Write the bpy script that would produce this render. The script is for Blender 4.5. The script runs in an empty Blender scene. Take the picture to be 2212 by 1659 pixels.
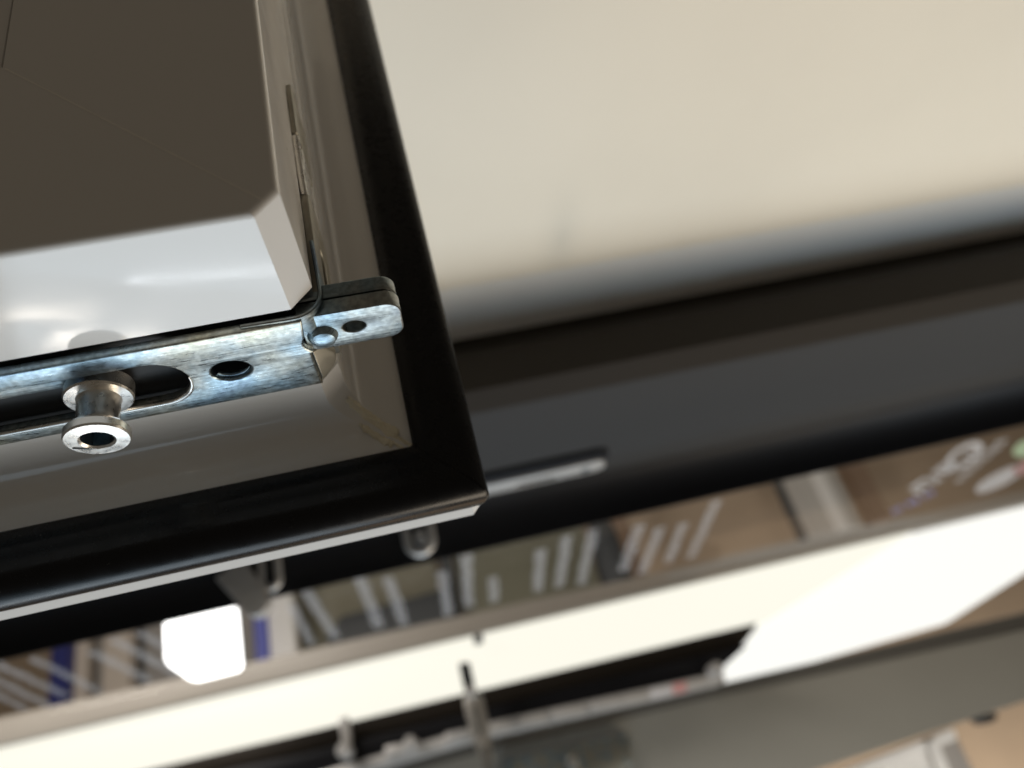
import bpy, bmesh, math, random
from mathutils import Vector, Matrix
random.seed(7)
S = bpy.context.scene
COL = S.collection
R_ = math.radians
# ------------------------------------------------------------------ camera
CAM_R = Vector((0.9714, -0.0182, -0.2368)); CAM_U = Vector((0.1949, -0.5089, 0.8385)); CAM_F = Vector((0.1358, 0.8606, 0.4908))
CAM_O = Vector((0.01049, -0.06416, -0.06562))
FPX, CX, CY = 1598.0, 1106.0, 829.5
cd = bpy.data.cameras.new('camera'); cam = bpy.data.objects.new('camera', cd); COL.objects.link(cam)
m3 = Matrix((CAM_R, CAM_U, -CAM_F)).transposed()
q = m3.to_quaternion()
cam.matrix_world = Matrix.Translation(CAM_O) @ q.to_matrix().to_4x4()
cd.sensor_width = 36; cd.lens = 36*FPX/2212; cd.clip_start = 0.004; cd.clip_end = 60
cd.dof.use_dof = True; cd.dof.focus_distance = 0.107; cd.dof.aperture_fstop = 14
S.camera = cam
# ------------------------------------------------------------------ world, lamps, exposure
w = bpy.data.worlds.new('World'); S.world = w; w.use_nodes = True
bg = w.node_tree.nodes['Background']; bg.inputs[0].default_value = (1.0, 0.83, 0.62, 1); bg.inputs[1].default_value = 0.075
S.view_settings.view_transform = 'Standard'; S.view_settings.look = 'None'; S.view_settings.exposure = 0; S.view_settings.gamma = 1
S.view_settings.use_curve_mapping = False
def area(name, loc, tgt, sx, sy, power, col):
    l = bpy.data.lights.new(name, 'AREA'); l.shape = 'RECTANGLE'; l.size = sx; l.size_y = sy; l.energy = power; l.color = col
    o = bpy.data.objects.new(name, l); COL.objects.link(o); o.location = loc
    o.rotation_euler = (Vector(tgt)-Vector(loc)).to_track_quat('-Z', 'Y').to_euler()
    return o
area('daylight_panel', (-0.06, 0.90, -1.0), (0, 0.05, 0), 1.15, 0.7, 6.9, (0.79, 0.905, 1.0))
area('cove_fill', (-0.35, 0.42, -1.0), (-0.02, 0.04, 0), 1.3, 0.7, 2.7, (0.60, 0.82, 1.0))  # added bluish fill from below, to lighten the cove
for loc, sx, sy, pw, cl in (((-.411, .668, -.642), .10, .030, .075, (1.0, .88, .74)), ((-.400, .730, -.593), .05, .05, .07, (1.0, .90, .78)),
                            ((-.335, .762, -.590), .06, .035, .05, (1.0, .90, .78)), ((-.215, .690, -.700), .22, .014, .085, (.9, .95, 1.0))):
    area('reflection_patch', loc, (-.02, .008, 0), sx, sy, pw, cl)          # small unseen lamps added to make bright reflections in the glossy profile
area('warm_bounce', (0.75, 0.46, -0.75), (0.35, 0.25, 0.2), 0.6, 0.5, 5.3, (1.0, 0.85, 0.66))
area('room_light', (1.2, 2.15, -0.85), (1.2, 2.6, -0.15), 1.8, 0.3, 15, (1.0, 0.90, 0.78))
area('room_fill_left', (-0.75, 0.62, 0.62), (-0.1, 1.6, 0.1), 0.5, 0.3, 9, (1.0, 0.92, 0.83))  # unseen fill added to brighten the front faces, stronger at left
area('room_fill_right', (1.0, 0.75, 0.6), (1.3, 1.8, -0.1), 0.5, 0.3, 1.3, (1.0, 0.93, 0.85))  # unseen fill added to brighten the door and white window
lb = area('lip_fill', (0.95, 0.13, -0.42), (0.38, 0.31, 0.2), 0.3, 0.3, 0.13, (0.70, 0.86, 1.0)); lb.data.spread = R_(42)  # narrow bluish fill added to brighten the lip under the head
area('back_room_fill', (1.0, 1.42, -0.55), (1.35, 2.0, -0.1), 0.3, 0.2, 3.0, (1.0, 0.95, 0.88))  # unseen low fill added to brighten the white window

# ------------------------------------------------------------------ helpers
def ray(px, py):
    return CAM_R*((px-CX)/FPX) - CAM_U*((py-CY)/FPX) + CAM_F
def at(px, py, Y):
    r = ray(px, py); return CAM_O + r*((Y-CAM_O.y)/r.y)
def on_plane(px, py, p0, n):
    r = ray(px, py); return CAM_O + r*((p0-CAM_O).dot(n)/r.dot(n))
def tag(o, label, cat, group=None):
    o['label'] = label; o['category'] = cat
    if group: o['group'] = group
    return o
def thing(name, label, cat, loc=(0, 0, 0), group=None):
    o = bpy.data.objects.new(name, None); COL.objects.link(o); o.location = loc; o.empty_display_size = .01
    return tag(o, label, cat, group)
def obj(name, me, mat, parent=None, angle=30, smooth=True):
    me.materials.clear(); me.materials.append(mat)
    if smooth:
        for p in me.polygons: p.use_smooth = True
        me.set_sharp_from_angle(angle=R_(angle))
    o = bpy.data.objects.new(name, me); COL.objects.link(o)
    if parent:
        o.parent = parent; o.matrix_parent_inverse = Matrix.Translation(parent.matrix_basis.translation).inverted() if parent.parent is None and parent.type == 'EMPTY' else Matrix()
    return o
def mesh(verts, faces):
    me = bpy.data.meshes.new('m'); me.from_pydata([tuple(v) for v in verts], [], faces); me.update()
    bm = bmesh.new(); bm.from_mesh(me); bmesh.ops.remove_doubles(bm, verts=bm.verts, dist=1e-7)
    bmesh.ops.recalc_face_normals(bm, faces=bm.faces); bm.to_mesh(me); bm.free(); return me
def bevel(me, w_, seg=2, ang=30):
    bm = bmesh.new(); bm.from_mesh(me)
    es = [e for e in bm.edges if len(e.link_faces) == 2 and e.calc_face_angle(0) > R_(ang)]
    bmesh.ops.bevel(bm, geom=es, offset=w_, segments=seg, profile=.6, affect='EDGES', clamp_overlap=True)
    bm.to_mesh(me); bm.free(); return me
def box(a, b):
    (x0, y0, z0), (x1, y1, z1) = a, b
    v = [(x, y, z) for x in (x0, x1) for y in (y0, y1) for z in (z0, z1)]
    return mesh(v, [(0, 1, 3, 2), (4, 6, 7, 5), (0, 4, 5, 1), (2, 3, 7, 6), (0, 2, 6, 4), (1, 5, 7, 3)])
def prism(poly, vec):
    n = len(poly); v = [Vector(p) for p in poly] + [Vector(p)+Vector(vec) for p in poly]
    f = [tuple(range(n)), tuple(range(2*n-1, n-1, -1))] + [(i, (i+1) % n, n+(i+1) % n, n+i) for i in range(n)]
    return mesh(v, f)
def extrude_x(sec, x0, x1, closed=True):
    n = len(sec); v = [(x0, y, z) for y, z in sec] + [(x1, y, z) for y, z in sec]
    f = [(i, (i+1) % n, n+(i+1) % n, n+i) for i in range(n if closed else n-1)]
    if closed: f += [tuple(range(n)), tuple(range(2*n-1, n-1, -1))]
    return mesh(v, f)
def lathe(prof, seg=48):
    v, f = [], []
    for r, z in prof:
        for k in range(seg):
            a = 2*math.pi*k/seg; v.append((r*math.cos(a), r*math.sin(a), z))
    for i in range(len(prof)-1):
        for k in range(seg):
            f.append((i*seg+k, i*seg+(k+1) % seg, (i+1)*seg+(k+1) % seg, (i+1)*seg+k))
    return mesh(v, f)
def arc(cx, cy, r, a0, a1, n=8, ry=None):
    ry = ry or r
    return [(cx+r*math.cos(R_(a0+(a1-a0)*i/n)), cy+ry*math.sin(R_(a0+(a1-a0)*i/n))) for i in range(n+1)]
def plate2d(loops, thick, bev):
    """flat plate with holes: filled 2D curve, extruded and with softened edges"""
    cu = bpy.data.curves.new('c', 'CURVE'); cu.dimensions = '2D'; cu.fill_mode = 'BOTH'
    cu.extrude = max(thick/2-bev, 1e-5); cu.bevel_depth = bev; cu.bevel_resolution = 2; cu.offset = -bev
    for lp in loops:
        sp = cu.splines.new('POLY'); sp.points.add(len(lp)-1); sp.use_cyclic_u = True
        for p, c in zip(sp.points, lp): p.co = (c[0], c[1], 0, 1)
    o = bpy.data.objects.new('tmp', cu); COL.objects.link(o)
    dg = bpy.context.evaluated_depsgraph_get(); me = bpy.data.meshes.new_from_object(o.evaluated_get(dg))
    bpy.data.objects.remove(o); return me
def xf(me, fn):
    for v in me.vertices: v.co = Vector(fn(v.co))
    bm = bmesh.new(); bm.from_mesh(me); bmesh.ops.remove_doubles(bm, verts=bm.verts, dist=1e-7)
    bmesh.ops.recalc_face_normals(bm, faces=bm.faces); bm.to_mesh(me); bm.free(); return me

# ------------------------------------------------------------------ materials
def mat(name, col, rough=.5, metal=0, spec=.5, coat=0, var=0, vscale=200, bump=0, bscale=900, rvar=0):
    m = bpy.data.materials.new(name); m.use_nodes = True; nt = m.node_tree; N = nt.nodes; L = nt.links
    b = N['Principled BSDF']; b.inputs['Base Color'].default_value = (*col, 1); b.inputs['Roughness'].default_value = rough
    b.inputs['Metallic'].default_value = metal; b.inputs['Specular IOR Level'].default_value = spec; b.inputs['Coat Weight'].default_value = coat
    b.inputs['Coat Roughness'].default_value = .06
    tc = N.new('ShaderNodeTexCoord')
    if var or rvar:
        no = N.new('ShaderNodeTexNoise'); no.inputs['Scale'].default_value = vscale; no.inputs['Detail'].default_value = 6
        L.new(tc.outputs['Object'], no.inputs['Vector'])
        if var:
            mr = N.new('ShaderNodeMapRange'); mr.inputs[1].default_value = .3; mr.inputs[2].default_value = .7; mr.inputs[3].default_value = 1-var; mr.inputs[4].default_value = 1+var*.4
            mx = N.new('ShaderNodeMix'); mx.data_type = 'RGBA'; mx.blend_type = 'MULTIPLY'; mx.inputs[0].default_value = 1
            mx.inputs[6].default_value = (*col, 1); L.new(no.outputs['Fac'], mr.inputs[0]); L.new(mr.outputs[0], mx.inputs[7]); L.new(mx.outputs[2], b.inputs['Base Color'])
        if rvar:
            mr2 = N.new('ShaderNodeMapRange'); mr2.inputs[1].default_value = .3; mr2.inputs[2].default_value = .7; mr2.inputs[3].default_value = max(rough-rvar, .02); mr2.inputs[4].default_value = rough+rvar
            L.new(no.outputs['Fac'], mr2.inputs[0]); L.new(mr2.outputs[0], b.inputs['Roughness'])
    if bump:
        n2 = N.new('ShaderNodeTexNoise'); n2.inputs['Scale'].default_value = bscale; n2.inputs['Detail'].default_value = 3
        bp = N.new('ShaderNodeBump'); bp.inputs['Strength'].default_value = bump; bp.inputs['Distance'].default_value = .0004
        L.new(tc.outputs['Object'], n2.inputs['Vector']); L.new(n2.outputs['Fac'], bp.inputs['Height']); L.new(bp.outputs[0], b.inputs['Normal'])
    return m
def emit(name, col, st):
    m = bpy.data.materials.new(name); m.use_nodes = True; b = m.node_tree.nodes['Principled BSDF']
    b.inputs['Base Color'].default_value = (.02, .02, .02, 1); b.inputs['Emission Color'].default_value = (*col, 1); b.inputs['Emission Strength'].default_value = st
    return m
def speckled_pvc():
    m = mat('white_pvc', (.80, .79, .775), .10, coat=.0, spec=.5, bump=.02, bscale=160, rvar=.05, vscale=120)
    nt = m.node_tree; N = nt.nodes; L = nt.links; b = N['Principled BSDF']
    tc = N.new('ShaderNodeTexCoord'); vo = N.new('ShaderNodeTexVoronoi'); vo.inputs['Scale'].default_value = 110
    L.new(tc.outputs['Object'], vo.inputs['Vector'])
    lt = N.new('ShaderNodeMath'); lt.operation = 'LESS_THAN'; lt.inputs[1].default_value = .028; L.new(vo.outputs['Distance'], lt.inputs[0])
    se = N.new('ShaderNodeSeparateColor'); L.new(vo.outputs['Color'], se.inputs[0])
    g = N.new('ShaderNodeMath'); g.operation = 'GREATER_THAN'; g.inputs[1].default_value = .72; L.new(se.outputs[0], g.inputs[0])
    mu = N.new('ShaderNodeMath'); mu.operation = 'MULTIPLY'; L.new(lt.outputs[0], mu.inputs[0]); L.new(g.outputs[0], mu.inputs[1])
    mx = N.new('ShaderNodeMix'); mx.data_type = 'RGBA'; mx.inputs[6].default_value = (.80, .79, .775, 1); mx.inputs[7].default_value = (.06, .05, .04, 1)
    L.new(mu.outputs[0], mx.inputs[0]); L.new(mx.outputs[2], b.inputs['Base Color'])
    return m
def zinc(name='zinc', dark=.82, rough=.33, blue=0):
    m = bpy.data.materials.new(name); m.use_nodes = True; nt = m.node_tree; N = nt.nodes; L = nt.links; b = N['Principled BSDF']
    b.inputs['Metallic'].default_value = 1
    tc = N.new('ShaderNodeTexCoord')
    def noise(sc, det=4, mp=None):
        n = N.new('ShaderNodeTexNoise'); n.inputs['Scale'].default_value = sc; n.inputs['Detail'].default_value = det
        if mp:
            mm = N.new('ShaderNodeMapping'); mm.inputs['Scale'].default_value = mp; L.new(tc.outputs['Object'], mm.inputs[0]); L.new(mm.outputs[0], n.inputs['Vector'])
        else: L.new(tc.outputs['Object'], n.inputs['Vector'])
        return n
    a = noise(75, 5); r = N.new('ShaderNodeValToRGB'); L.new(a.outputs['Fac'], r.inputs[0])
    e = r.color_ramp.elements; e[0].position = .32; e[0].color = (.74, .68, .50, 1); e[1].position = .72; e[1].color = (.36, .46, .62, 1)
    if blue: e[0].color = (.50, .56, .62, 1); e[1].color = (.20, .30, .52, 1)
    x = e.new(.46); x.color = (.66, .68, .64, 1); x = e.new(.58); x.color = (.46, .60, .68, 1)
    s = noise(1300, 6); mr = N.new('ShaderNodeMapRange'); mr.inputs[1].default_value = .38; mr.inputs[2].default_value = .62; mr.inputs[3].default_value = .68*dark; mr.inputs[4].default_value = 1.0*dark
    L.new(s.outputs['Fac'], mr.inputs[0])
    mx = N.new('ShaderNodeMix'); mx.data_type = 'RGBA'; mx.blend_type = 'MULTIPLY'; mx.inputs[0].default_value = 1
    L.new(r.outputs[0], mx.inputs[6]); L.new(mr.outputs[0], mx.inputs[7]); L.new(mx.outputs[2], b.inputs['Base Color'])
    s2 = noise(500, 4, (1, 6, 1)); m2 = N.new('ShaderNodeMapRange'); m2.inputs[1].default_value = .3; m2.inputs[2].default_value = .7; m2.inputs[3].default_value = rough-.09; m2.inputs[4].default_value = rough+.13
    L.new(s2.outputs['Fac'], m2.inputs[0]); L.new(m2.outputs[0], b.inputs['Roughness'])
    s3 = noise(260, 5, (.15, 9, 3)); bp = N.new('ShaderNodeBump'); bp.inputs['Strength'].default_value = .12; bp.inputs['Distance'].default_value = .0003
    L.new(s3.outputs['Fac'], bp.inputs['Height']); L.new(bp.outputs[0], b.inputs['Normal'])
    return m
M = dict(
    pvc=speckled_pvc(), zinc=zinc(), zincb=zinc('bluish_glint', .62, .34, 1), zincd=zinc('zinc_dark', .5, .36), steel=mat('bright_steel', (.78, .76, .72), .30, .9, rvar=.08, vscale=700, var=.15),
    side=mat('shaded_zinc', (.34, .32, .27), .45, .7, var=.2, vscale=300), seam=mat('weld_seam', (.93, .91, .86), .35), core=mat('raw_pvc', (.80, .77, .70), .5, bump=.15, bscale=900), weld=mat('weld_pvc', (.86, .80, .64), .6, bump=.5, bscale=1200),
    rubber=mat('black_rubber', (.006, .006, .0062), .36, spec=.35, bump=.02, bscale=1500), foil=mat('black_foil', (.0035, .004, .006), .28, spec=.3, bump=.02, bscale=900, rvar=.04, vscale=400),
    cavity=mat('dark_fill', (.05, .05, .05), .5, .6), satin=mat('satin_zinc', (.62, .61, .60), .42, .45, var=.1, vscale=60), lip_highlight=mat('painted_highlight', (.86, .84, .80), .4), dark_face=mat('brown_black_finish', (.020, .016, .012), .6, spec=.15), cream=mat('cream_pvc', (.87, .79, .66), .45, bump=.02, bscale=60, var=.05, vscale=7),
    anth=mat('anthracite_foil', (.046, .046, .047), .62, spec=.12, bump=.05, bscale=300), blk=mat('black_profile', (.006, .0065, .009), .5, spec=.25),
    glass=mat('dark_glass', (.03, .03, .03), .05), wall=mat('tan_wall', (.40, .31, .225), .8, var=.12, vscale=4),
    taupe=mat('taupe_metal', (.34, .315, .28), .5, var=.06, vscale=6), grey=mat('grey_panel', (.33, .325, .295), .5, var=.05, vscale=5), dgrey=mat('dark_grey_trim', (.10, .095, .085), .5),
    white=mat('white_paint', (.80, .79, .77), .35), pgrey=mat('pale_grey_paint', (.50, .48, .45), .5), blue=mat('blue_paint', (.012, .02, .16), .5), lblue=mat('light_blue_paint', (.10, .12, .50), .5),
    beige=mat('beige_board', (.58, .51, .44), .6), sgrey=mat('soft_grey_board', (.34, .32, .30), .6), olive=mat('olive_board', (.25, .235, .175), .7), green=mat('green_board', (.19, .185, .135), .7),
    dark=mat('dark_slate', (.06, .065, .07), .6), brown=mat('brown_board', (.25, .17, .115), .7), print_=mat('white_print', (.68, .68, .71), .6),
    violet=mat('violet_print', (.32, .32, .62), .6), pgreen=mat('pale_green_print', (.55, .72, .5), .6), red=mat('red_print', (.72, .36, .36), .6),
    warm=emit('warm_diffuser', (1.0, .975, .85), .99), cool=emit('white_diffuser', (1.0, .995, .94), 1.02), bright=emit('bright_diffuser', (1.0, 1.0, .98), 4.0))
def dust(m, base, dcol, scale, size, keep):
    nt = m.node_tree; N = nt.nodes; L = nt.links; b = N['Principled BSDF']
    tc = N.new('ShaderNodeTexCoord'); ns = N.new('ShaderNodeTexNoise'); ns.inputs['Scale'].default_value = scale*1.7; ns.inputs['Detail'].default_value = 3
    ad = N.new('ShaderNodeMix'); ad.data_type = 'RGBA'; ad.blend_type = 'ADD'; ad.inputs[0].default_value = .02
    L.new(tc.outputs['Object'], ns.inputs['Vector']); L.new(tc.outputs['Object'], ad.inputs[6]); L.new(ns.outputs['Color'], ad.inputs[7])
    vo = N.new('ShaderNodeTexVoronoi'); vo.inputs['Scale'].default_value = scale; L.new(ad.outputs[2], vo.inputs['Vector'])
    lt = N.new('ShaderNodeMath'); lt.operation = 'LESS_THAN'; lt.inputs[1].default_value = size; L.new(vo.outputs['Distance'], lt.inputs[0])
    se = N.new('ShaderNodeSeparateColor'); L.new(vo.outputs['Color'], se.inputs[0])
    g = N.new('ShaderNodeMath'); g.operation = 'GREATER_THAN'; g.inputs[1].default_value = keep; L.new(se.outputs[0], g.inputs[0])
    mu = N.new('ShaderNodeMath'); mu.operation = 'MULTIPLY'; L.new(lt.outputs[0], mu.inputs[0]); L.new(g.outputs[0], mu.inputs[1])
    mx = N.new('ShaderNodeMix'); mx.data_type = 'RGBA'; mx.inputs[6].default_value = (*base, 1); mx.inputs[7].default_value = (*dcol, 1)
    L.new(mu.outputs[0], mx.inputs[0]); L.new(mx.outputs[2], b.inputs['Base Color'])
dust(M['foil'], (.004, .0045, .006), (.16, .15, .14), 330, .07, .80)
def painted_reflection(m, cx, cy, rx, ry, rot, amt, tint):
    """a soft dark reflection painted into the base colour, in the object's metres"""
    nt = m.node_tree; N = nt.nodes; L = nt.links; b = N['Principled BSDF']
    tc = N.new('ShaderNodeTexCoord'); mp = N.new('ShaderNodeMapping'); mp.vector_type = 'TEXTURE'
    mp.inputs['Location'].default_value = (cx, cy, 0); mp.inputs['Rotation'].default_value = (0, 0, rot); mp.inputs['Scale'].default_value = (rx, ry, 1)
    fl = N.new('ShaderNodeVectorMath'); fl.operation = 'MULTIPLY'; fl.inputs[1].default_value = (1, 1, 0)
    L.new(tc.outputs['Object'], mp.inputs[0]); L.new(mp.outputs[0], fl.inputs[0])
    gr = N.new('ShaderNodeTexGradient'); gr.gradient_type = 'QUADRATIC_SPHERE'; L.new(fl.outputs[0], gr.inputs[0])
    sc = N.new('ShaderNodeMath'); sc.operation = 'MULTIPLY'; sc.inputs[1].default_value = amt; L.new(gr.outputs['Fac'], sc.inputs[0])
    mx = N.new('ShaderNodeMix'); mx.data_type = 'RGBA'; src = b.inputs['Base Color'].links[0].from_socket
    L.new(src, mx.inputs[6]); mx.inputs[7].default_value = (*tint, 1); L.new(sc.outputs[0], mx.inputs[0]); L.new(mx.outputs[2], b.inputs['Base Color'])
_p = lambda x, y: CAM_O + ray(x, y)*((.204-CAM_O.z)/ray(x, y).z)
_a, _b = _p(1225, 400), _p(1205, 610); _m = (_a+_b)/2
painted_reflection(M['cream'], _m.x, _m.y, (_b-_a).length*.75, .020, math.atan2((_b-_a).y, (_b-_a).x), .30, (.42, .42, .38))
gm = bpy.data.materials.new('clear_film'); gm.use_nodes = True; nt = gm.node_tree
nt.nodes.remove(nt.nodes['Principled BSDF']); tr = nt.nodes.new('ShaderNodeBsdfTransparent'); gl = nt.nodes.new('ShaderNodeBsdfGlossy'); gl.inputs['Roughness'].default_value = .05
fx = nt.nodes.new('ShaderNodeMixShader'); fx.inputs[0].default_value = .03
nt.links.new(tr.outputs[0], fx.inputs[1]); nt.links.new(gl.outputs[0], fx.inputs[2]); nt.links.new(fx.outputs[0], nt.nodes['Material Output'].inputs[0]); M['film'] = gm

# ------------------------------------------------------------------ setting: far wall
WY = 2.6
wl = obj('wall', box((-3.2, WY, -1.2), (4.2, WY+.1, 1.6)), M['wall']); wl['kind'] = 'structure'

# ------------------------------------------------------------------ the fixed window frame behind
YE, ZE, H0, Y2, Z3 = .300, .1431, .204, .462, .1045
X0, X1 = -.75, 1.0
fr = thing('window_frame', 'fixed window frame with cream head and black rebate behind the open sash', 'window frame', (.1, .3, ZE))
YL, ZL = .3320, .1975
sec = [(-.03, H0), (.281, H0), (.287, H0+.0005), (.287, H0+.04), (-.03, H0+.04)]
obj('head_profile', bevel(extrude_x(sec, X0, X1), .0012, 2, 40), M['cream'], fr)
sec = [(.2815, H0+.0003), (.291, H0-.0001), (.298, H0-.0004), (.308, H0-.0012), (.320, H0-.0031), (YL, ZL), (YL+.004, H0+.02), (.288, H0+.02), (.2875, H0+.001)]
obj('highlight_strip', extrude_x(sec, X0, X1), M['lip_highlight'], fr)  # pale strip added for the soft highlight where the head turns dark
dk = [(YL-.0005, ZL-.0003), (.3255, .1885), (.3150, .1780), (.3055, .1700), (.3015, .1560), (YE-.0003, ZE-.0008), (YE+.028, ZE-.0002), (YE+.029, H0)]
obj('rebate_step', extrude_x(dk, X0, X1), M['dark_face'], fr)  # step between lip and rebate, in one brown-black colour
rr = .034
sec = [(YE+.001, ZE)] + [(Y2-rr+rr*math.sin(R_(a)), ZE-rr+rr*math.cos(R_(a))) for a in range(0, 91, 6)] + [(Y2, Z3), (Y2+.04, Z3+.035), (Y2+.04, ZE+.03), (YE+.031, ZE+.03), (YE+.031, ZE+.004), (YE+.001, ZE+.0015)]
# rebate: anthracite underside, black fillet and lip as one extrusion of the dark profile
obj('rebate_profile', extrude_x(sec, X0, X1), M['anth'], fr)
lip = [(Y2-rr+(rr-.0006)*math.sin(R_(a)), ZE-rr+(rr-.0006)*math.cos(R_(a))) for a in range(38, 91, 4)] + [(Y2-.0006, Z3-.0015), (Y2+.002, Z3-.0012), (Y2+.041, Z3+.033), (Y2+.0405, Z3+.0345), (Y2+.0004, Z3-.0004)] + [(Y2-rr+(rr-.0002)*math.sin(R_(a)), ZE-rr+(rr-.0002)*math.cos(R_(a))) for a in range(90, 37, -4)]
obj('glazing_gasket', extrude_x(lip, X0, X1), M['blk'], fr)
# striker keep on the rebate
def obround(cx, cy, lx, ly, n=10):
    r = ly/2; a = lx/2-r
    return arc(cx+a, cy, r, -90, 90, n) + arc(cx-a, cy, r, 90, 270, n)
kx0, kx1 = .030, .1405
me = plate2d([obround((kx0+kx1)/2, .4375, kx1-kx0, .017), obround(.088, .4405, .030, .006)[::-1]], .006, .0008)
kp = obj('striker_plate', xf(me, lambda c: (c.x, c.y, ZE-.0032+c.z)), M['satin'], fr)
obj('keep_shadow', xf(plate2d([obround((kx0+kx1)/2+.002, .4265, kx1-kx0, .017)], .004, .001), lambda c: (c.x, c.y, ZE-.0021+c.z)), M['blk'], kp)  # black piece added for the shadow above the keep
obj('screw', xf(lathe([(.0, -.0012), (.0025, -.001), (.0032, 0), (.0032, .001), (0, .001)], 20), lambda c: (c.x+.125, c.y+.4375, ZE-.0065+c.z)), M['zincd'], kp)
# chromed keeper loops and lever on the black lip
def loop_wire(cx, cz, lx, lz, y, wr, top):
    pts = [(cx-lx/2, top)] + [(cx-lx/2, cz-lz/2+lx/2)] + [(cx+lx/2*math.cos(R_(a)), cz-lz/2+lx/2+lx/2*math.sin(R_(a))) for a in range(190, 351, 16)] + [(cx+lx/2, cz-lz/2+lx/2), (cx+lx/2, top)]
    v, f = [], []
    sg = 12
    for i, p in enumerate(pts):
        a = Vector(pts[max(i-1, 0)]); b = Vector(pts[min(i+1, len(pts)-1)]); t = (b-a).normalized(); nrm = Vector((-t.y, t.x))
        for k in range(sg):
            an = 2*math.pi*k/sg; o = nrm*(wr*math.cos(an)); v.append((p[0]+o.x, y+wr*math.sin(an), p[1]+o.y))
    for i in range(len(pts)-1):
        for k in range(sg): f.append((i*sg+k, i*sg+(k+1) % sg, (i+1)*sg+(k+1) % sg, (i+1)*sg+k))
    return mesh(v, f)
yl = Y2-.008
c = at(906, 1164, yl)
obj('keeper_loop', loop_wire(c.x, c.z, .0175, .021, yl, .0032, c.z+.012), M['satin'], fr)
obj('keeper_pin', xf(lathe([(0, -.006), (.004, -.006), (.0046, -.004), (.0046, .010), (0, .010)], 24), lambda p: (c.x+.001+p.x, yl+.002+p.z*.8, c.z+.002+p.y)), M['satin'], fr)
c2 = at(583, 1238, yl)
obj('keeper_loop', loop_wire(c2.x, c2.z, .0115, .022, yl, .0028, c2.z+.012), M['satin'], fr)
p0, p1 = at(497, 1228, yl-.004), at(556, 1306, yl-.004)
d = (p1-p0).normalized(); up = d.cross(Vector((0, 1, 0))).normalized()
lv = [p0-up*.011, p0+up*.011]
for k in range(9):
    a = R_(90-22.5*k); lv.append(p1+up*(.0085*math.sin(a))+d*(.0085*math.cos(a)))
lever = obj('lever', bevel(prism([Vector((p.x, yl-.008, p.z)) for p in lv], (0, .012, 0)), .002, 3), M['satin'], fr)

# ------------------------------------------------------------------ the open sash
sash = thing('window_sash', 'open white window sash corner with black gasket and exposed locking hardware', 'window sash', (0, .03, 0))
LX, HZ = .16, H0-.0005
def sweep(sec, chs, part, gap=0):
    """section points (d outward, y depth) swept round the corner; part 0 = bottom rail, 1 = side stile"""
    n = len(sec); v = []
    for (dd, y), c in zip(sec, chs):
        mid = (dd-c/2, y, -dd+c/2)
        if part == 0: v += [(-LX, y, -dd), (dd-c-gap, y, -dd), (mid[0]-gap, y, mid[2])]
        else: v += [(mid[0], y, mid[2]+gap), (dd, y, -dd+c), (dd, y, HZ)]
    f = []
    for i in range(n):
        j = (i+1) % n
        for k in range(2): f.append((i*3+k, j*3+k, j*3+k+1, i*3+k+1))
    f += [tuple(i*3 for i in range(n)), tuple(i*3+2 for i in range(n-1, -1, -1))]
    return mesh(v, f)
E3 = .001
CH = .0032
GY0, GY1 = .0190, .0380   # hardware groove
def pvc_sec():
    s = [(-.0335, .0), ]
    s += [(-.0009+.0009*math.sin(R_(a)), .0009-.0009*math.cos(R_(a))) for a in range(0, 91, 15)]
    s += [(0, GY0-.0004), (-.0004, GY0), (-.009, GY0), (-.009, GY1), (-.0004, GY1), (0, GY1+.0004)]
    s += [(.0062-.0062*math.cos(R_(a)), .0438+.0062*math.sin(R_(a))) for a in range(0, 91, 9)]
    s += [(.0100, .0500), (.0100, .0560), (.0186, .0560), (.0192, .0566), (.0192, .0603), (.0186, .0609), (-.0335, .0609)]
    ch = []
    for dd, y in s:
        if dd < -.02: ch.append(1e-5)
        elif y < .0441: ch.append(CH if dd > -.005 else CH*.6)
        elif y < .0501 and dd < .0063: ch.append(CH*max(0.05, 1-dd/.0062))
        elif y > .0555 and dd > .015: ch.append(.0021)
        else: ch.append(2e-4)
    return s, ch
s_, ch_ = pvc_sec()
rail = obj('bottom_rail', sweep(s_, ch_, 0), M['pvc'], sash, 24)
stile = obj('side_stile', sweep(s_, ch_, 1), M['pvc'], sash, 24)
# black overlap seal on the flange
g_ = [(.0091, .0501), (.0091, .0490), (.0096, .0485), (.0125, .0483), (.0140, .0485), (.0160, .0482), (.0174, .0484), (.0186, .0491), (.0194, .0502), (.0199, .0516), (.0201, .0532), (.0199, .0546), (.0193, .0559), (.0102, .0559), (.0102, .0501)]
gch = [3e-4 if y < .0493 or dd < .015 else 3e-4+.0017*max(0, y-.0516)/.0043 for dd, y in g_]
gk = obj('gasket', sweep(g_, gch, 0, .00006), M['foil'], sash, 50)
gk2 = obj('gasket', sweep(g_, gch, 1, .00006), M['foil'], sash, 50)
# glass with dark spacer inside the sash
obj('glazing_bead', bevel(box((-LX, .0004, .0340), (-.0340, .036, HZ-.002)), .0004, 2), M['pvc'], sash)
# fine raised mitre weld line on the outer face
v = []; k = 40
for i in range(k+1):
    t = i/k; x = -.0022-.031*t; wd = .00007+.00004*random.random()
    for s in (-1, 1): v.append((x+s*wd, -.00003, -x+s*wd))
f = [(2*i, 2*i+1, 2*i+3, 2*i+2) for i in range(k)]
obj('mitre_weld', mesh(v, f), M['seam'], sash)
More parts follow.
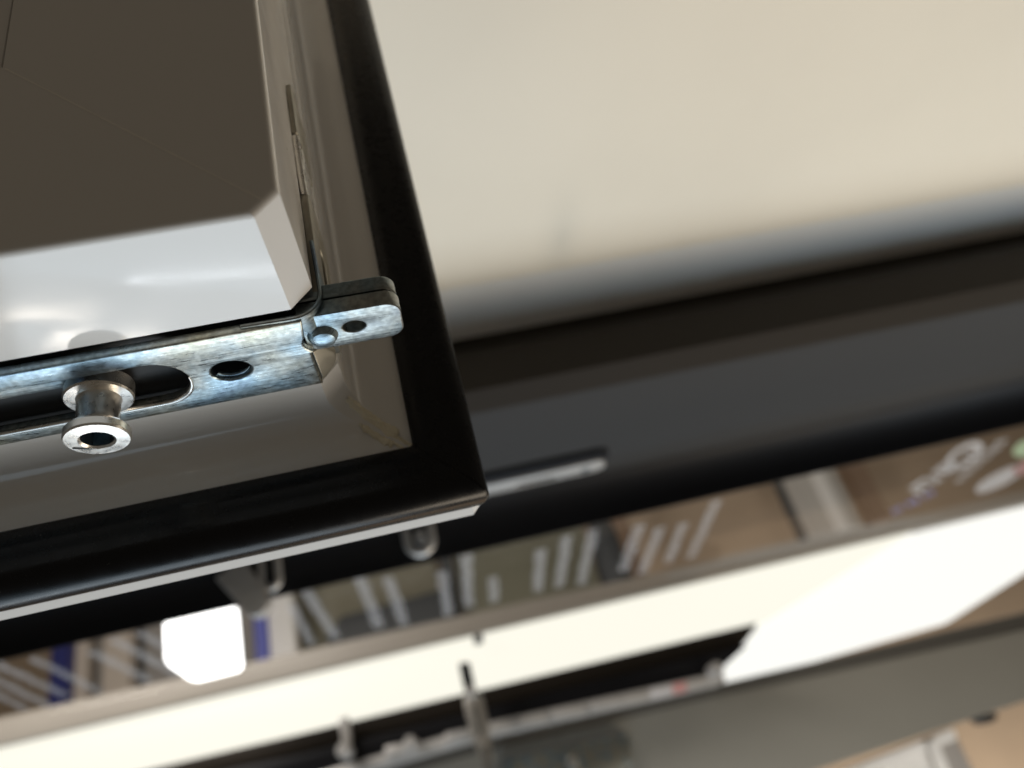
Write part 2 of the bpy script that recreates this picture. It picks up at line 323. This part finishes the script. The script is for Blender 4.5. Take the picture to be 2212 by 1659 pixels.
# torn weld flash in the cove and on the flange
def flash(pts, rad, nm='weld_flash', amp=.5, sg=9):
    v, f = [], []
    n = len(pts)
    for i, (p, r) in enumerate(zip(pts, rad)):
        a = Vector(pts[max(i-1, 0)]); b = Vector(pts[min(i+1, n-1)]); t = (b-a).normalized()
        u = t.cross(Vector((0, 1, 0))).normalized(); w2 = t.cross(u)
        for kk in range(sg):
            an = 2*math.pi*kk/sg; rr2 = r*(1+amp*(random.random()-.5))
            v.append(Vector(p)+u*(rr2*math.cos(an))+w2*(rr2*.55*math.sin(an)))
    for i in range(n-1):
        for kk in range(sg): f.append((i*sg+kk, i*sg+(kk+1) % sg, (i+1)*sg+(kk+1) % sg, (i+1)*sg+kk))
    f += [tuple(range(sg)), tuple(range(n*sg-1, (n-1)*sg-1, -1))]
    return obj(nm, mesh(v, f), M['weld'], sash, 60)
def lin(a, b, n): return [Vector(a).lerp(Vector(b), i/n) for i in range(n+1)]
from mathutils import noise as mnoise
def cove_pt(u):
    """point and normal along the mitre, u 0..1 in the cove, 1..2 out over the flange"""
    if u < 1:
        a = R_(15+75*u); dd, y = .0062-.0062*math.cos(a), .0438+.0062*math.sin(a); c = CH*max(.05, 1-dd/.0062); n = Vector((math.cos(a)*.707, -math.sin(a), -math.cos(a)*.707))
    else:
        dd, y, c = .0062+.0030*(u-1), .0500, 2e-4; n = Vector((0, -1, 0))
    return Vector((dd-c/2, y, -dd+c/2)), n.normalized()
def weld_patch(u0, u1, width, height, shift, seed, taper=.5):
    nu, nv = 46, 14; v, f = [], []; side = Vector((1, 0, 1)).normalized()
    for i in range(nu+1):
        t = i/nu; p, n = cove_pt(u0+(u1-u0)*t); wv = width*(.55+.75*mnoise.noise(Vector((t*9, seed, 0)))**2+.35*mnoise.noise(Vector((t*6, seed, 3))))*min(1, t*5+.25, (1-t)*4+taper)
        for k in range(nv+1):
            q_ = k/nv*2-1; jag = 1+.25*mnoise.noise(Vector((t*40, q_*2, seed)))
            hgt = height*max(0, 1-abs(q_)**3)*(.55+.9*abs(mnoise.noise(Vector((t*11, q_*2.2, seed+5))))+.3*mnoise.noise(Vector((t*34, q_*7, seed))))
            v.append(p + side*(shift+q_*wv*jag) + n*(hgt-.00006))
    w_ = nv+1
    for i in range(nu):
        for k in range(nv): f.append((i*w_+k, i*w_+k+1, (i+1)*w_+k+1, (i+1)*w_+k))
    return obj('weld_flash', mesh(v, f), M['weld'], sash, 70)
weld_patch(.15, 1.15, .0015, .0006, .0007, 1.3)
weld_patch(.55, 1.25, .0010, .0005, -.0014, 4.1)
weld_patch(1.05, 1.98, .0006, .00045, .0003, 7.7, .3)
weld_patch(1.0, 1.95, .0005, .0004, -.0009, 2.2, .3)
# --- hardware: long face plate with slots along the bottom rail
PX0 = -.155
pl = [(PX0, .0201), (-.0022, .0201)] + arc(-.0004, .0258, .0028, 215, 130, 8) + [(-.0026, .0282), (-.0026, .0369), (PX0, .0369)]
slot = [(PX0+.004, .0238)] + arc(-.0252, .0287, .0049, -90, 90, 14) + [(PX0+.004, .0336)]
oval = arc(-.01435, .0288, .00285, 0, 351, 39, .0024)
fp = obj('face_plate', xf(plate2d([pl, slot[::-1], oval[::-1]], .0016, .0004), lambda c: (c.x, c.y, -.0004+c.z)), M['zinc'], sash)
obj('plate_end', xf(plate2d([[(-.0025, .0285), (-.0008, .0292)] + arc(-.0030, .0332, .0034, -25, 80, 8) + [(-.0025, .0368)]], .0012, .0003), lambda c: (c.x, c.y, -.0002+c.z+.75*(c.x+.0025))), M['side'], fp)  # bent end in duller zinc, its shade put into the colour
# steel bead added for the bright highlight along the slot's lower edge
glint_pts = [(PX0+.005, .0337), (-.0400, .0337)] + arc(-.0252, .0287, .0050, 90, -5, 14)
def bead(pts, rad, nm, m, zc=-.0012):
    v, f = [], []; n = len(pts)
    for i, p in enumerate(pts):
        a = Vector(pts[max(i-1, 0)]); b = Vector(pts[min(i+1, n-1)]); t = (b-a).normalized(); nr = Vector((-t.y, t.x))
        rr_ = rad*min(1, (n-i)/7)
        for k in range(8):
            an = math.pi*2*k/8; v.append((p[0]+nr.x*rr_*math.cos(an), p[1]+nr.y*rr_*math.cos(an), zc+rr_*math.sin(an)))
    for i in range(n-1):
        for k in range(8): f.append((i*8+k, i*8+(k+1) % 8, (i+1)*8+(k+1) % 8, (i+1)*8+k))
    obj(nm, mesh(v, f), M[m], fp, 60)
bead(glint_pts, .00045, 'slot_glint', 'steel')
bead(arc(-.01435, .0288, .0027, 150, 25, 22, .00225), .00035, 'hole_glint', 'zincb', -.0002)  # bluish bead added for the lit edge of the oval hole
obj('drive_rail', bevel(box((PX0, .0234, .0003), (-.0335, .0276, .0030)), .0006, 2), M['zincd'], fp)
obj('groove_dark_box', box((PX0, .0192, .0022), (-.004, .0375, .0085)), M['cavity'], fp)  # dark box added so the deep groove looks black
# --- roller cam
axx, axy = -.0330, .0292
cam_ = obj('roller_cam', xf(lathe([(.0022, .001), (.0046, .001), (.0046, -.0012), (.0044, -.0015), (.0030, -.0016), (.00285, -.0022), (.0028, -.0050), (.0031, -.0058), (.0040, -.0064), (.0043, -.0068), (.0043, -.0078), (.0041, -.0081), (.0024, -.0082), (.0021, -.0079)], 64), lambda c: (c.x+axx, c.y+axy, c.z)), M['steel'], sash, 28)
hexp = lambda r, z: [(axx+r*math.cos(R_(60*i+8)), axy+r*math.sin(R_(60*i+8)), z) for i in range(6)]
v = hexp(.0022, -.0079) + hexp(.0020, -.0045); f = [(i, (i+1) % 6, 6+(i+1) % 6, 6+i) for i in range(6)] + [tuple(range(6, 12))]
obj('hex_socket', mesh(v, f), M['zincd'], cam_, smooth=False)
obj('notch_mark', xf(bevel(box((-.0011, -.00012, -.00008), (.0011, .00012, .0002)), .00003, 1), lambda c: (axx-.0027+c.x*.85-c.y*.5, axy+.0012+c.x*.4+c.y, -.0082+c.z)), M['cavity'], cam_)
# --- corner drive: tongue plate (two layers), rivet and bent spring strip
def rrect(x0, x1, y0, y1, r): return arc(x1-r, y0+r, r, -90, 0, 6)+arc(x1-r, y1-r, r, 0, 90, 6)+[(x0, y1), (x0, y0)]
hole = arc(.0044, .0249, .00165, 0, 345, 23, .0013)
tg = obj('corner_tongue', xf(plate2d([rrect(-.003, .0115, .0208, .0291, .0024), hole[::-1]], .0027, .0003), lambda c: (c.x, c.y+.02*max(c.x, 0), .0012+c.z)), M['zincb'], sash)
obj('tongue_backing', xf(plate2d([rrect(-.003, .0113, .0206, .0288, .0024), hole[::-1]], .0025, .0004), lambda c: (c.x, c.y+.02*max(c.x, 0), .0039+c.z)), M['zincd'], tg)
obj('rivet', xf(lathe([(0, -.0014), (.0010, -.0013), (.0017, -.0010), (.0021, -.0004), (.0023, .0001), (.0023, .001), (0, .001)], 32), lambda c: (c.x-.0003, c.y+.0257, c.z-.0001)), M['zinc'], tg)
# strip bent round the corner
path = [(-.0105, -.0004), (-.0045, -.0006)] + [(-.0030+.0038*math.sin(R_(a)), .0032-.0038*math.cos(R_(a))) for a in range(0, 91, 9)] + [(.0008, .006), (.0006, .013)]
v, f = [], []
for i, (x, z) in enumerate(path):
    a = Vector(path[max(i-1, 0)]); b = Vector(path[min(i+1, len(path)-1)]); t = (b-a).normalized(); nr = Vector((t.y, -t.x))*.00028
    ya, yb = .0196, (.0205 if i < 2 else .0205+.0040*min(1, (i-1)/3))
    for sx, y in ((1, ya), (1, yb), (-1, yb), (-1, ya)): v.append((x+nr.x*sx, y, z+nr.y*sx))
for i in range(len(path)-1):
    for k in range(4): f.append((i*4+k, i*4+(k+1) % 4, (i+1)*4+(k+1) % 4, (i+1)*4+k))
f += [(0, 1, 2, 3), tuple(len(v)-4+k for k in (3, 2, 1, 0))]
obj('spring_strip', bevel(mesh(v, f), .00015, 1, 50), M['zincd'], tg)
# --- face plate up the side stile
def vslot(yc, zc, wy, hz): return [(b, a) for a, b in obround(zc, yc, hz, wy, 8)]
spl = obj('side_face_plate', xf(plate2d([[(.0206, .004), (.0206, .0215), (.0222, .0250), (.0368, .0250), (.0368, .004)], vslot(.0290, .013, .005, .012)], .0014, .0003), lambda c: (.0003+c.z, c.x, c.y)), M['side'], sash)
obj('side_link', xf(plate2d([[(.0222, .0252), (.0212, .0300), (.0208, .0375), (.0300, .0375), (.0300, .0252)], vslot(.0228, .0345, .0018, .0050)], .0011, .0003), lambda c: (.0002+c.z, c.x, c.y)), M['steel'], spl)
obj('side_slide', xf(plate2d([[(.0206, .0378), (.0206, .0480), (.0212, .0510), (.0225, .0520), (.0330, .0520), (.0330, .0378)]], .0010, .0003), lambda c: (.0002+c.z, c.x, c.y)), M['side'], spl)
obj('side_dark_box', box((-.0085, .0192, .004), (-.0020, .0375, .026)), M['cavity'], sash)  # same added dark box, inside the side groove
obj('groove_filler', box((-.0088, GY0+.0001, .0262), (-.0006, GY1-.0001, HZ-.001)), M['pvc'], sash)

# ------------------------------------------------------------------ printed glass pane behind, seen between frame and light
pn_d = Vector((-.034, .988, -.152)).normalized(); pn_n = Vector((1, 0, 0)).cross(pn_d).normalized(); pn_0 = at(1100, 1250, .95)
pane = thing('glass_pane_display', 'clear glass pane printed with rows of blurred white lettering below the black frame', 'glass pane', tuple(pn_0))
def P(px, py): return on_plane(px, py, pn_0, pn_n)
def row(x0, y0, x1, y1, wpx, m='print_', name='lettering_row'):
    a, b = P(x0, y0), P(x1, y1); d = b-a; ln = d.length; d.normalize(); s = d.cross(pn_n).normalized()
    mid = ((x0+x1)/2, (y0+y1)/2); l2 = math.hypot(x1-x0, y1-y0); nx, ny = -(y1-y0)/l2, (x1-x0)/l2
    wd = (P(mid[0]+nx*wpx/2, mid[1]+ny*wpx/2)-P(mid[0]-nx*wpx/2, mid[1]-ny*wpx/2)); s = (wd - d*wd.dot(d)); h = s.length; s.normalize()
    v, f = [], []
    t = 0; step = h*.62
    off = pn_n*-.0006
    while t < ln-step*.3:
        g = step*random.uniform(.75, 1.1); hh = h*random.choice((.36, .36, .5, .44)); lo = h*random.choice((-.36, -.36, -.46, -.36))
        st = g*.24
        bars = [((t, lo), (t+st, hh)), ((t+g*.5, lo), (t+g*.5+st, h*.36))]
        bars.append(random.choice([((t, -.06*h), (t+g*.8, .10*h)), ((t, lo), (t+g*.8, lo+.16*h)), ((t, h*.2), (t+g*.8, h*.36))]))
        for (u0, w0), (u1, w1) in bars:
            i = len(v)
            for uu, ww in ((u0, w0), (u1, w0), (u1, w1), (u0, w1)): v.append(a+d*uu+s*ww+off)
            f.append((i, i+1, i+2, i+3))
        t += g*1.22
    obj(name, mesh(v, f), M[m], pane, smooth=False)
rows = [(-60, 1410, 146, 1503, 17), (70, 1421, 216, 1494, 17), (-40, 1452, 104, 1523, 17), (-60, 1470, 56, 1531, 17), (197, 1407, 326, 1471, 18), (245, 1381, 378, 1453, 18), (302, 1367, 362, 1400, 17),
        (629, 1306, 674, 1391, 22), (662, 1278, 726, 1377, 28), (778, 1248, 820, 1356, 31), (838, 1247, 872, 1344, 29), (954, 1235, 968, 1324, 27), (1006, 1200, 1013, 1312, 30), (1065, 1247, 1068, 1301, 27),
        (1168, 1187, 1161, 1278, 28), (1225, 1158, 1207, 1270, 27), (1280, 1146, 1255, 1261, 26), (1381, 1135, 1345, 1230, 27), (1426, 1140, 1384, 1241, 25), (1475, 1132, 1441, 1218, 22), (1548, 1082, 1490, 1206, 22), (2167, 950, 2060, 1048, 18)]
for r in rows: row(*r)
# emblem: an oval ring with stacked lettering, beside two printed ovals
def oval(cx, cy, a, b, ang, m, name, inner=0):
    v, f = [], []
    n = 28; ca, sa = math.cos(R_(ang)), math.sin(R_(ang))
    for k in range(n):
        t = 2*math.pi*k/n
        for sc in ((1, inner) if inner else (1,)):
            x, y = a*sc*math.cos(t), b*sc*math.sin(t); v.append(P(cx+x*ca-y*sa, cy+x*sa+y*ca)-pn_n*.0006)
    f = [(2*k, 2*((k+1) % n), 2*((k+1) % n)+1, 2*k+1) for k in range(n)] if inner else [tuple(range(n))]
    obj(name, mesh(v, f), M[m], pane, smooth=False)
oval(2082, 985, 48, 22, -33, 'print_', 'emblem_ring', .62)
row(2110, 975, 2030, 1028, 24); row(2060, 1000, 1972, 1062, 34); row(2030, 1030, 1962, 1074, 22)
row(2016, 1062, 1934, 1102, 15, 'violet', 'emblem_underline')
oval(2160, 1034, 60, 15, -27, 'print_', 'printed_oval'); oval(2212, 1010, 26, 12, -27, 'red', 'printed_red_oval'); oval(2216, 968, 30, 17, -22, 'pgreen', 'printed_green_oval')
sheet = [P(-120, 1340), P(2330, 820), P(2330, 1060), P(-120, 1590)]
obj('glass_sheet', prism(sheet, pn_n*.0012), M['film'], pane, smooth=False)

# ------------------------------------------------------------------ posts and boards standing behind the pane
def post(name, x0, x1, ym, Y, m, label, cat='post', zl=.42, zh=.5, group=None, parent=None, dep=.05):
    a, b = at(x0, ym, Y), at(x1, ym, Y)
    o = obj(name, bevel(box((a.x, Y, a.z-zl), (b.x, Y+dep, a.z+zh)), .003, 1), M[m], parent)
    if label: tag(o, label, cat, group)
    return o
post('blue_post', 107, 146, 1447, 2.1, 'blue', 'narrow dark blue post behind the printed pane', 'post')
post('beige_board', 148, 190, 1440, 2.14, 'beige', 'narrow beige board next to the dark blue post', 'board')
post('grey_board', 191, 221, 1432, 2.2, 'sgrey', 'narrow grey strip between two beige boards', 'board')
post('beige_board', 222, 281, 1420, 2.14, 'beige', 'wider beige board beside a thin dark gap', 'board')
post('dark_slit', 282, 297, 1408, 2.2, 'dark', 'thin dark slit between beige and grey boards', 'post')  # dark strip standing in for the slit beside the beige board
post('grey_board', 299, 546, 1365, 2.25, 'sgrey', 'wide grey board behind the bright square lamp', 'board')
post('light_blue_strip', 548, 575, 1355, 2.1, 'lblue', 'light blue vertical strip on white board edge', 'strip')
post('white_board', 577, 634, 1345, 2.12, 'white', 'narrow white board next to light blue strip', 'board')
post('olive_board', 636, 951, 1270, 2.3, 'olive', 'wide olive board behind lettering', 'board')
a, b = at(716, 1345, 2.2), at(985, 1290, 2.2)
bx = obj('dark_box', bevel(prism([at(700, 1378, 2.2), at(735, 1330, 2.2), at(880, 1292, 2.2), at(985, 1262, 2.2), at(990, 1345, 2.2), at(715, 1400, 2.2)], (0, .06, 0)), .01, 2), M['dark'])
tag(bx, 'dark slate box standing low in front of olive board', 'box')
post('dark_slit', 953, 979, 1225, 2.24, 'dark', 'thin dark slit between the olive and the green board', 'post')  # dark strip standing in for the slit beside the olive board
post('green_board', 981, 1285, 1225, 2.3, 'green', 'wide dull green board behind lettering', 'board')
o = obj('dark_column', xf(lathe([(0, -.5), (.075, -.5), (.08, -.1), (.085, .0), (.075, .09), (.06, .13), (.02, .16), (0, .16)], 32), lambda c: (c.x*.58+at(1312, 1190, 2.1).x, c.y*.58+2.1, c.z+at(1312, 1190, 2.1).z-.05)), M['dark'])
tag(o, 'dark rounded bollard between green board and tan wall', 'bollard')
post('brown_board', 1345, 1376, 1185, 2.3, 'brown', 'narrow brown board next to the dark bollard', 'board')
gp = thing('door_frame', 'pale grey door frame post with lighter raised stripe on tan wall', 'door frame', tuple(at(1780, 1093, 2.3)))
post('frame_post', 1722, 1842, 1093, 2.3, 'pgrey', None, parent=gp, zl=.12)
post('raised_stripe', 1788, 1818, 1093, 2.28, 'white', None, parent=gp, dep=.02, zl=.12)
post('dark_edge', 1706, 1720, 1096, 2.33, 'dark', None, parent=gp, zl=.12)  # dark strip along the left edge of the post
post('brown_board', 1858, 1905, 1075, 2.4, 'brown', 'brown board leaning between door frame and printed emblem', 'board', zl=.1)

# ------------------------------------------------------------------ lights and rails in the room
def pp(poly, Y): return [at(x, y, Y) for x, y in poly]
def slab(name, poly, Y, dep, m, parent=None, bv=.003):
    return obj(name, bevel(prism(pp(poly, Y), (0, dep, 0)), bv, 2), M[m], parent)
sl = thing('strip_light', 'long warm strip light with taupe metal housing', 'strip light', tuple(at(900, 1400, 1.3)))
slab('housing', [(-150, 1583), (2360, 1028), (2360, 1052), (-150, 1645)], 1.28, .05, 'taupe', sl)
slab('diffuser', [(-150, 1647), (2000, 1132), (1650, 1346), (950, 1515), (640, 1590), (250, 1680), (-150, 1770)], 1.30, .03, 'warm', sl)
slab('end_clip', [(1022, 1372), (1042, 1367), (1044, 1385), (1024, 1390)], 1.26, .02, 'dark', sl)
plg = thing('panel_light', 'broad white luminous panel joining the warm strip light', 'panel light', tuple(at(1900, 1250, 1.31)))
slab('diffuser', [(2002, 1132), (2360, 1052), (2360, 1150), (2212, 1240), (2052, 1342), (1540, 1490), (1560, 1440), (1652, 1346)], 1.31, .03, 'cool', plg)
slab('back_tray', [(1662, 1215), (2355, 1055), (2355, 1148), (2050, 1338), (1560, 1470)], 1.345, .03, 'white', plg)
sq = thing('square_light', 'small glaring square lamp with one clipped corner', 'lamp', tuple(at(437, 1385, 1.0)))
slab('diffuser', [(354, 1338), (360, 1330), (482, 1301), (496, 1302), (508, 1314), (519, 1436), (512, 1446), (424, 1468), (408, 1466), (362, 1434), (356, 1420)], 1.0, .012, 'bright', sq, .002)
slab('mounting_arm', [(495, 1285), (512, 1280), (524, 1435), (514, 1446)], 1.02, .012, 'sgrey', sq, .002)

br = thing('black_rail', 'black hardware rail with silver edge below the warm strip light', 'rail', tuple(at(1100, 1500, 1.15)))
def rail_sec(name, top, bot, Y, dep, m):
    slab(name, top+bot[::-1], Y, dep, m, br, .006)
rail_sec('upper_profile', [(60, 1722), (640, 1586), (950, 1510), (1640, 1343)], [(60, 1752), (640, 1630), (950, 1553), (1605, 1395)], 1.17, .05, 'dark_face')
rail_sec('lower_profile', [(60, 1752), (640, 1630), (950, 1553), (1618, 1390)], [(60, 1800), (640, 1690), (1064, 1560), (1540, 1462)], 1.15, .05, 'blk')
rail_sec('silver_edge', [(560, 1705), (800, 1635), (1064, 1557), (1560, 1450)], [(560, 1730), (800, 1664), (1064, 1588), (1572, 1472)], 1.135, .05, 'satin')
for i, (x, y, s) in enumerate(((745, 1622, 14), (888, 1606, 13), (1545, 1447, 13))):
    c = at(x, y, 1.12); r = s*.00075
    o = obj('rail_pin', xf(lathe([(0, -.02), (.7, -.02), (1, -.012), (1, .02), (0, .02)], 20), lambda p: (c.x+p.x*r, 1.12+p.z, c.z+p.y*r)), M['satin'], br)
slab('pin_stem', [(730, 1552), (752, 1547), (757, 1605), (738, 1610)], 1.13, .02, 'satin', br)
for x0, x1 in ((830, 905), (960, 1010), (1120, 1180), (1195, 1262), (1280, 1400)):
    yy = lambda x: 1572-(x-1064)*.222
    slab('silver_block', [(x0, yy(x0)-12), (x1, yy(x1)-12), (x1, yy(x1)+14), (x0, yy(x0)+14)], 1.115, .02, 'satin', br, .004)
slab('paper_tag', [(1405, 1487), (1452, 1478), (1455, 1500), (1408, 1510)], 1.11, .004, 'print_', br, .001)
slab('red_mark', [(1453, 1478), (1482, 1472), (1484, 1492), (1456, 1499)], 1.11, .004, 'red', br, .001)
hk = thing('rail_lever', 'chromed lever with black tip hanging across the black rail', 'lever', tuple(at(1030, 1540, 1.08)))
slab('black_tip', [(990, 1432), (1014, 1428), (1030, 1500), (1006, 1508)], 1.085, .02, 'blk', hk, .004)
slab('body', [(1000, 1506), (1022, 1496), (1044, 1508), (1056, 1560), (1066, 1640), (1044, 1650), (1022, 1600), (1006, 1545)], 1.08, .02, 'steel', hk, .005)
c = at(1017, 1492, 1.07)
obj('pivot_screw', xf(lathe([(0, -.006), (.006, -.006), (.008, -.003), (.008, .006), (0, .006)], 20), lambda p: (c.x+p.x, 1.075+p.z, c.z+p.y)), M['satin'], hk)
slab('slot', [(1020, 1525), (1030, 1522), (1040, 1585), (1030, 1588)], 1.078, .004, 'dgrey', hk, .001)
slab('lower_pin', [(1038, 1615), (1058, 1612), (1062, 1670), (1046, 1672)], 1.075, .012, 'dgrey', hk, .002)
gpn = thing('grey_door', 'flat taupe grey door leaf with dark top edge and lock plate', 'door', tuple(at(1700, 1550, 1.2)))
slab('leaf', [(300, 1830), (1060, 1618), (1572, 1498), (2360, 1325), (2360, 1470), (2212, 1516), (1740, 1672), (1500, 1790)], 1.20, .05, 'grey', gpn)
slab('top_edge', [(300, 1800), (1060, 1590), (1572, 1473), (2360, 1288), (2360, 1323), (1572, 1497), (1060, 1617), (300, 1829)], 1.195, .06, 'dgrey', gpn)
lp = slab('lock_plate', [(1090, 1640), (1330, 1586), (1362, 1590), (1366, 1650), (1310, 1690), (1090, 1730)], 1.185, .012, 'zinc', gpn)
slab('plate_rim', [(1080, 1636), (1350, 1578), (1352, 1584), (1082, 1643)], 1.18, .012, 'dgrey', gpn)
c = at(1238, 1645, 1.17)
obj('lock_screw', xf(lathe([(.004, -.004), (.008, -.005), (.0095, -.002), (.0095, .004), (.004, .004)], 20), lambda p: (c.x+p.x, 1.178+p.z, c.z+p.y)), M['steel'], lp)
wf = thing('white_window', 'white window standing beyond the grey door against tan wall', 'window', tuple(at(1950, 1620, 1.9)))
slab('top_bar', [(1560, 1765), (2060, 1573), (2068, 1596), (1560, 1795)], 1.9, .06, 'white', wf)
slab('upright', [(1900, 1642), (2000, 1600), (2040, 1690), (2040, 1760), (1940, 1760)], 1.91, .06, 'white', wf)
slab('upright_face', [(2001, 1602), (2060, 1578), (2130, 1720), (2060, 1760)], 1.93, .06, 'sgrey', wf)
slab('white_bead', [(2003, 1604), (2024, 1596), (2076, 1720), (2052, 1726)], 1.88, .02, 'white', wf)  # white bead along the upright
kb = slab('door_catch', [(2112, 1548), (2152, 1538), (2158, 1552), (2140, 1562), (2126, 1562)], 1.22, .03, 'dark')
tag(kb, 'small dark catch under the lower edge of the grey door', 'catch')
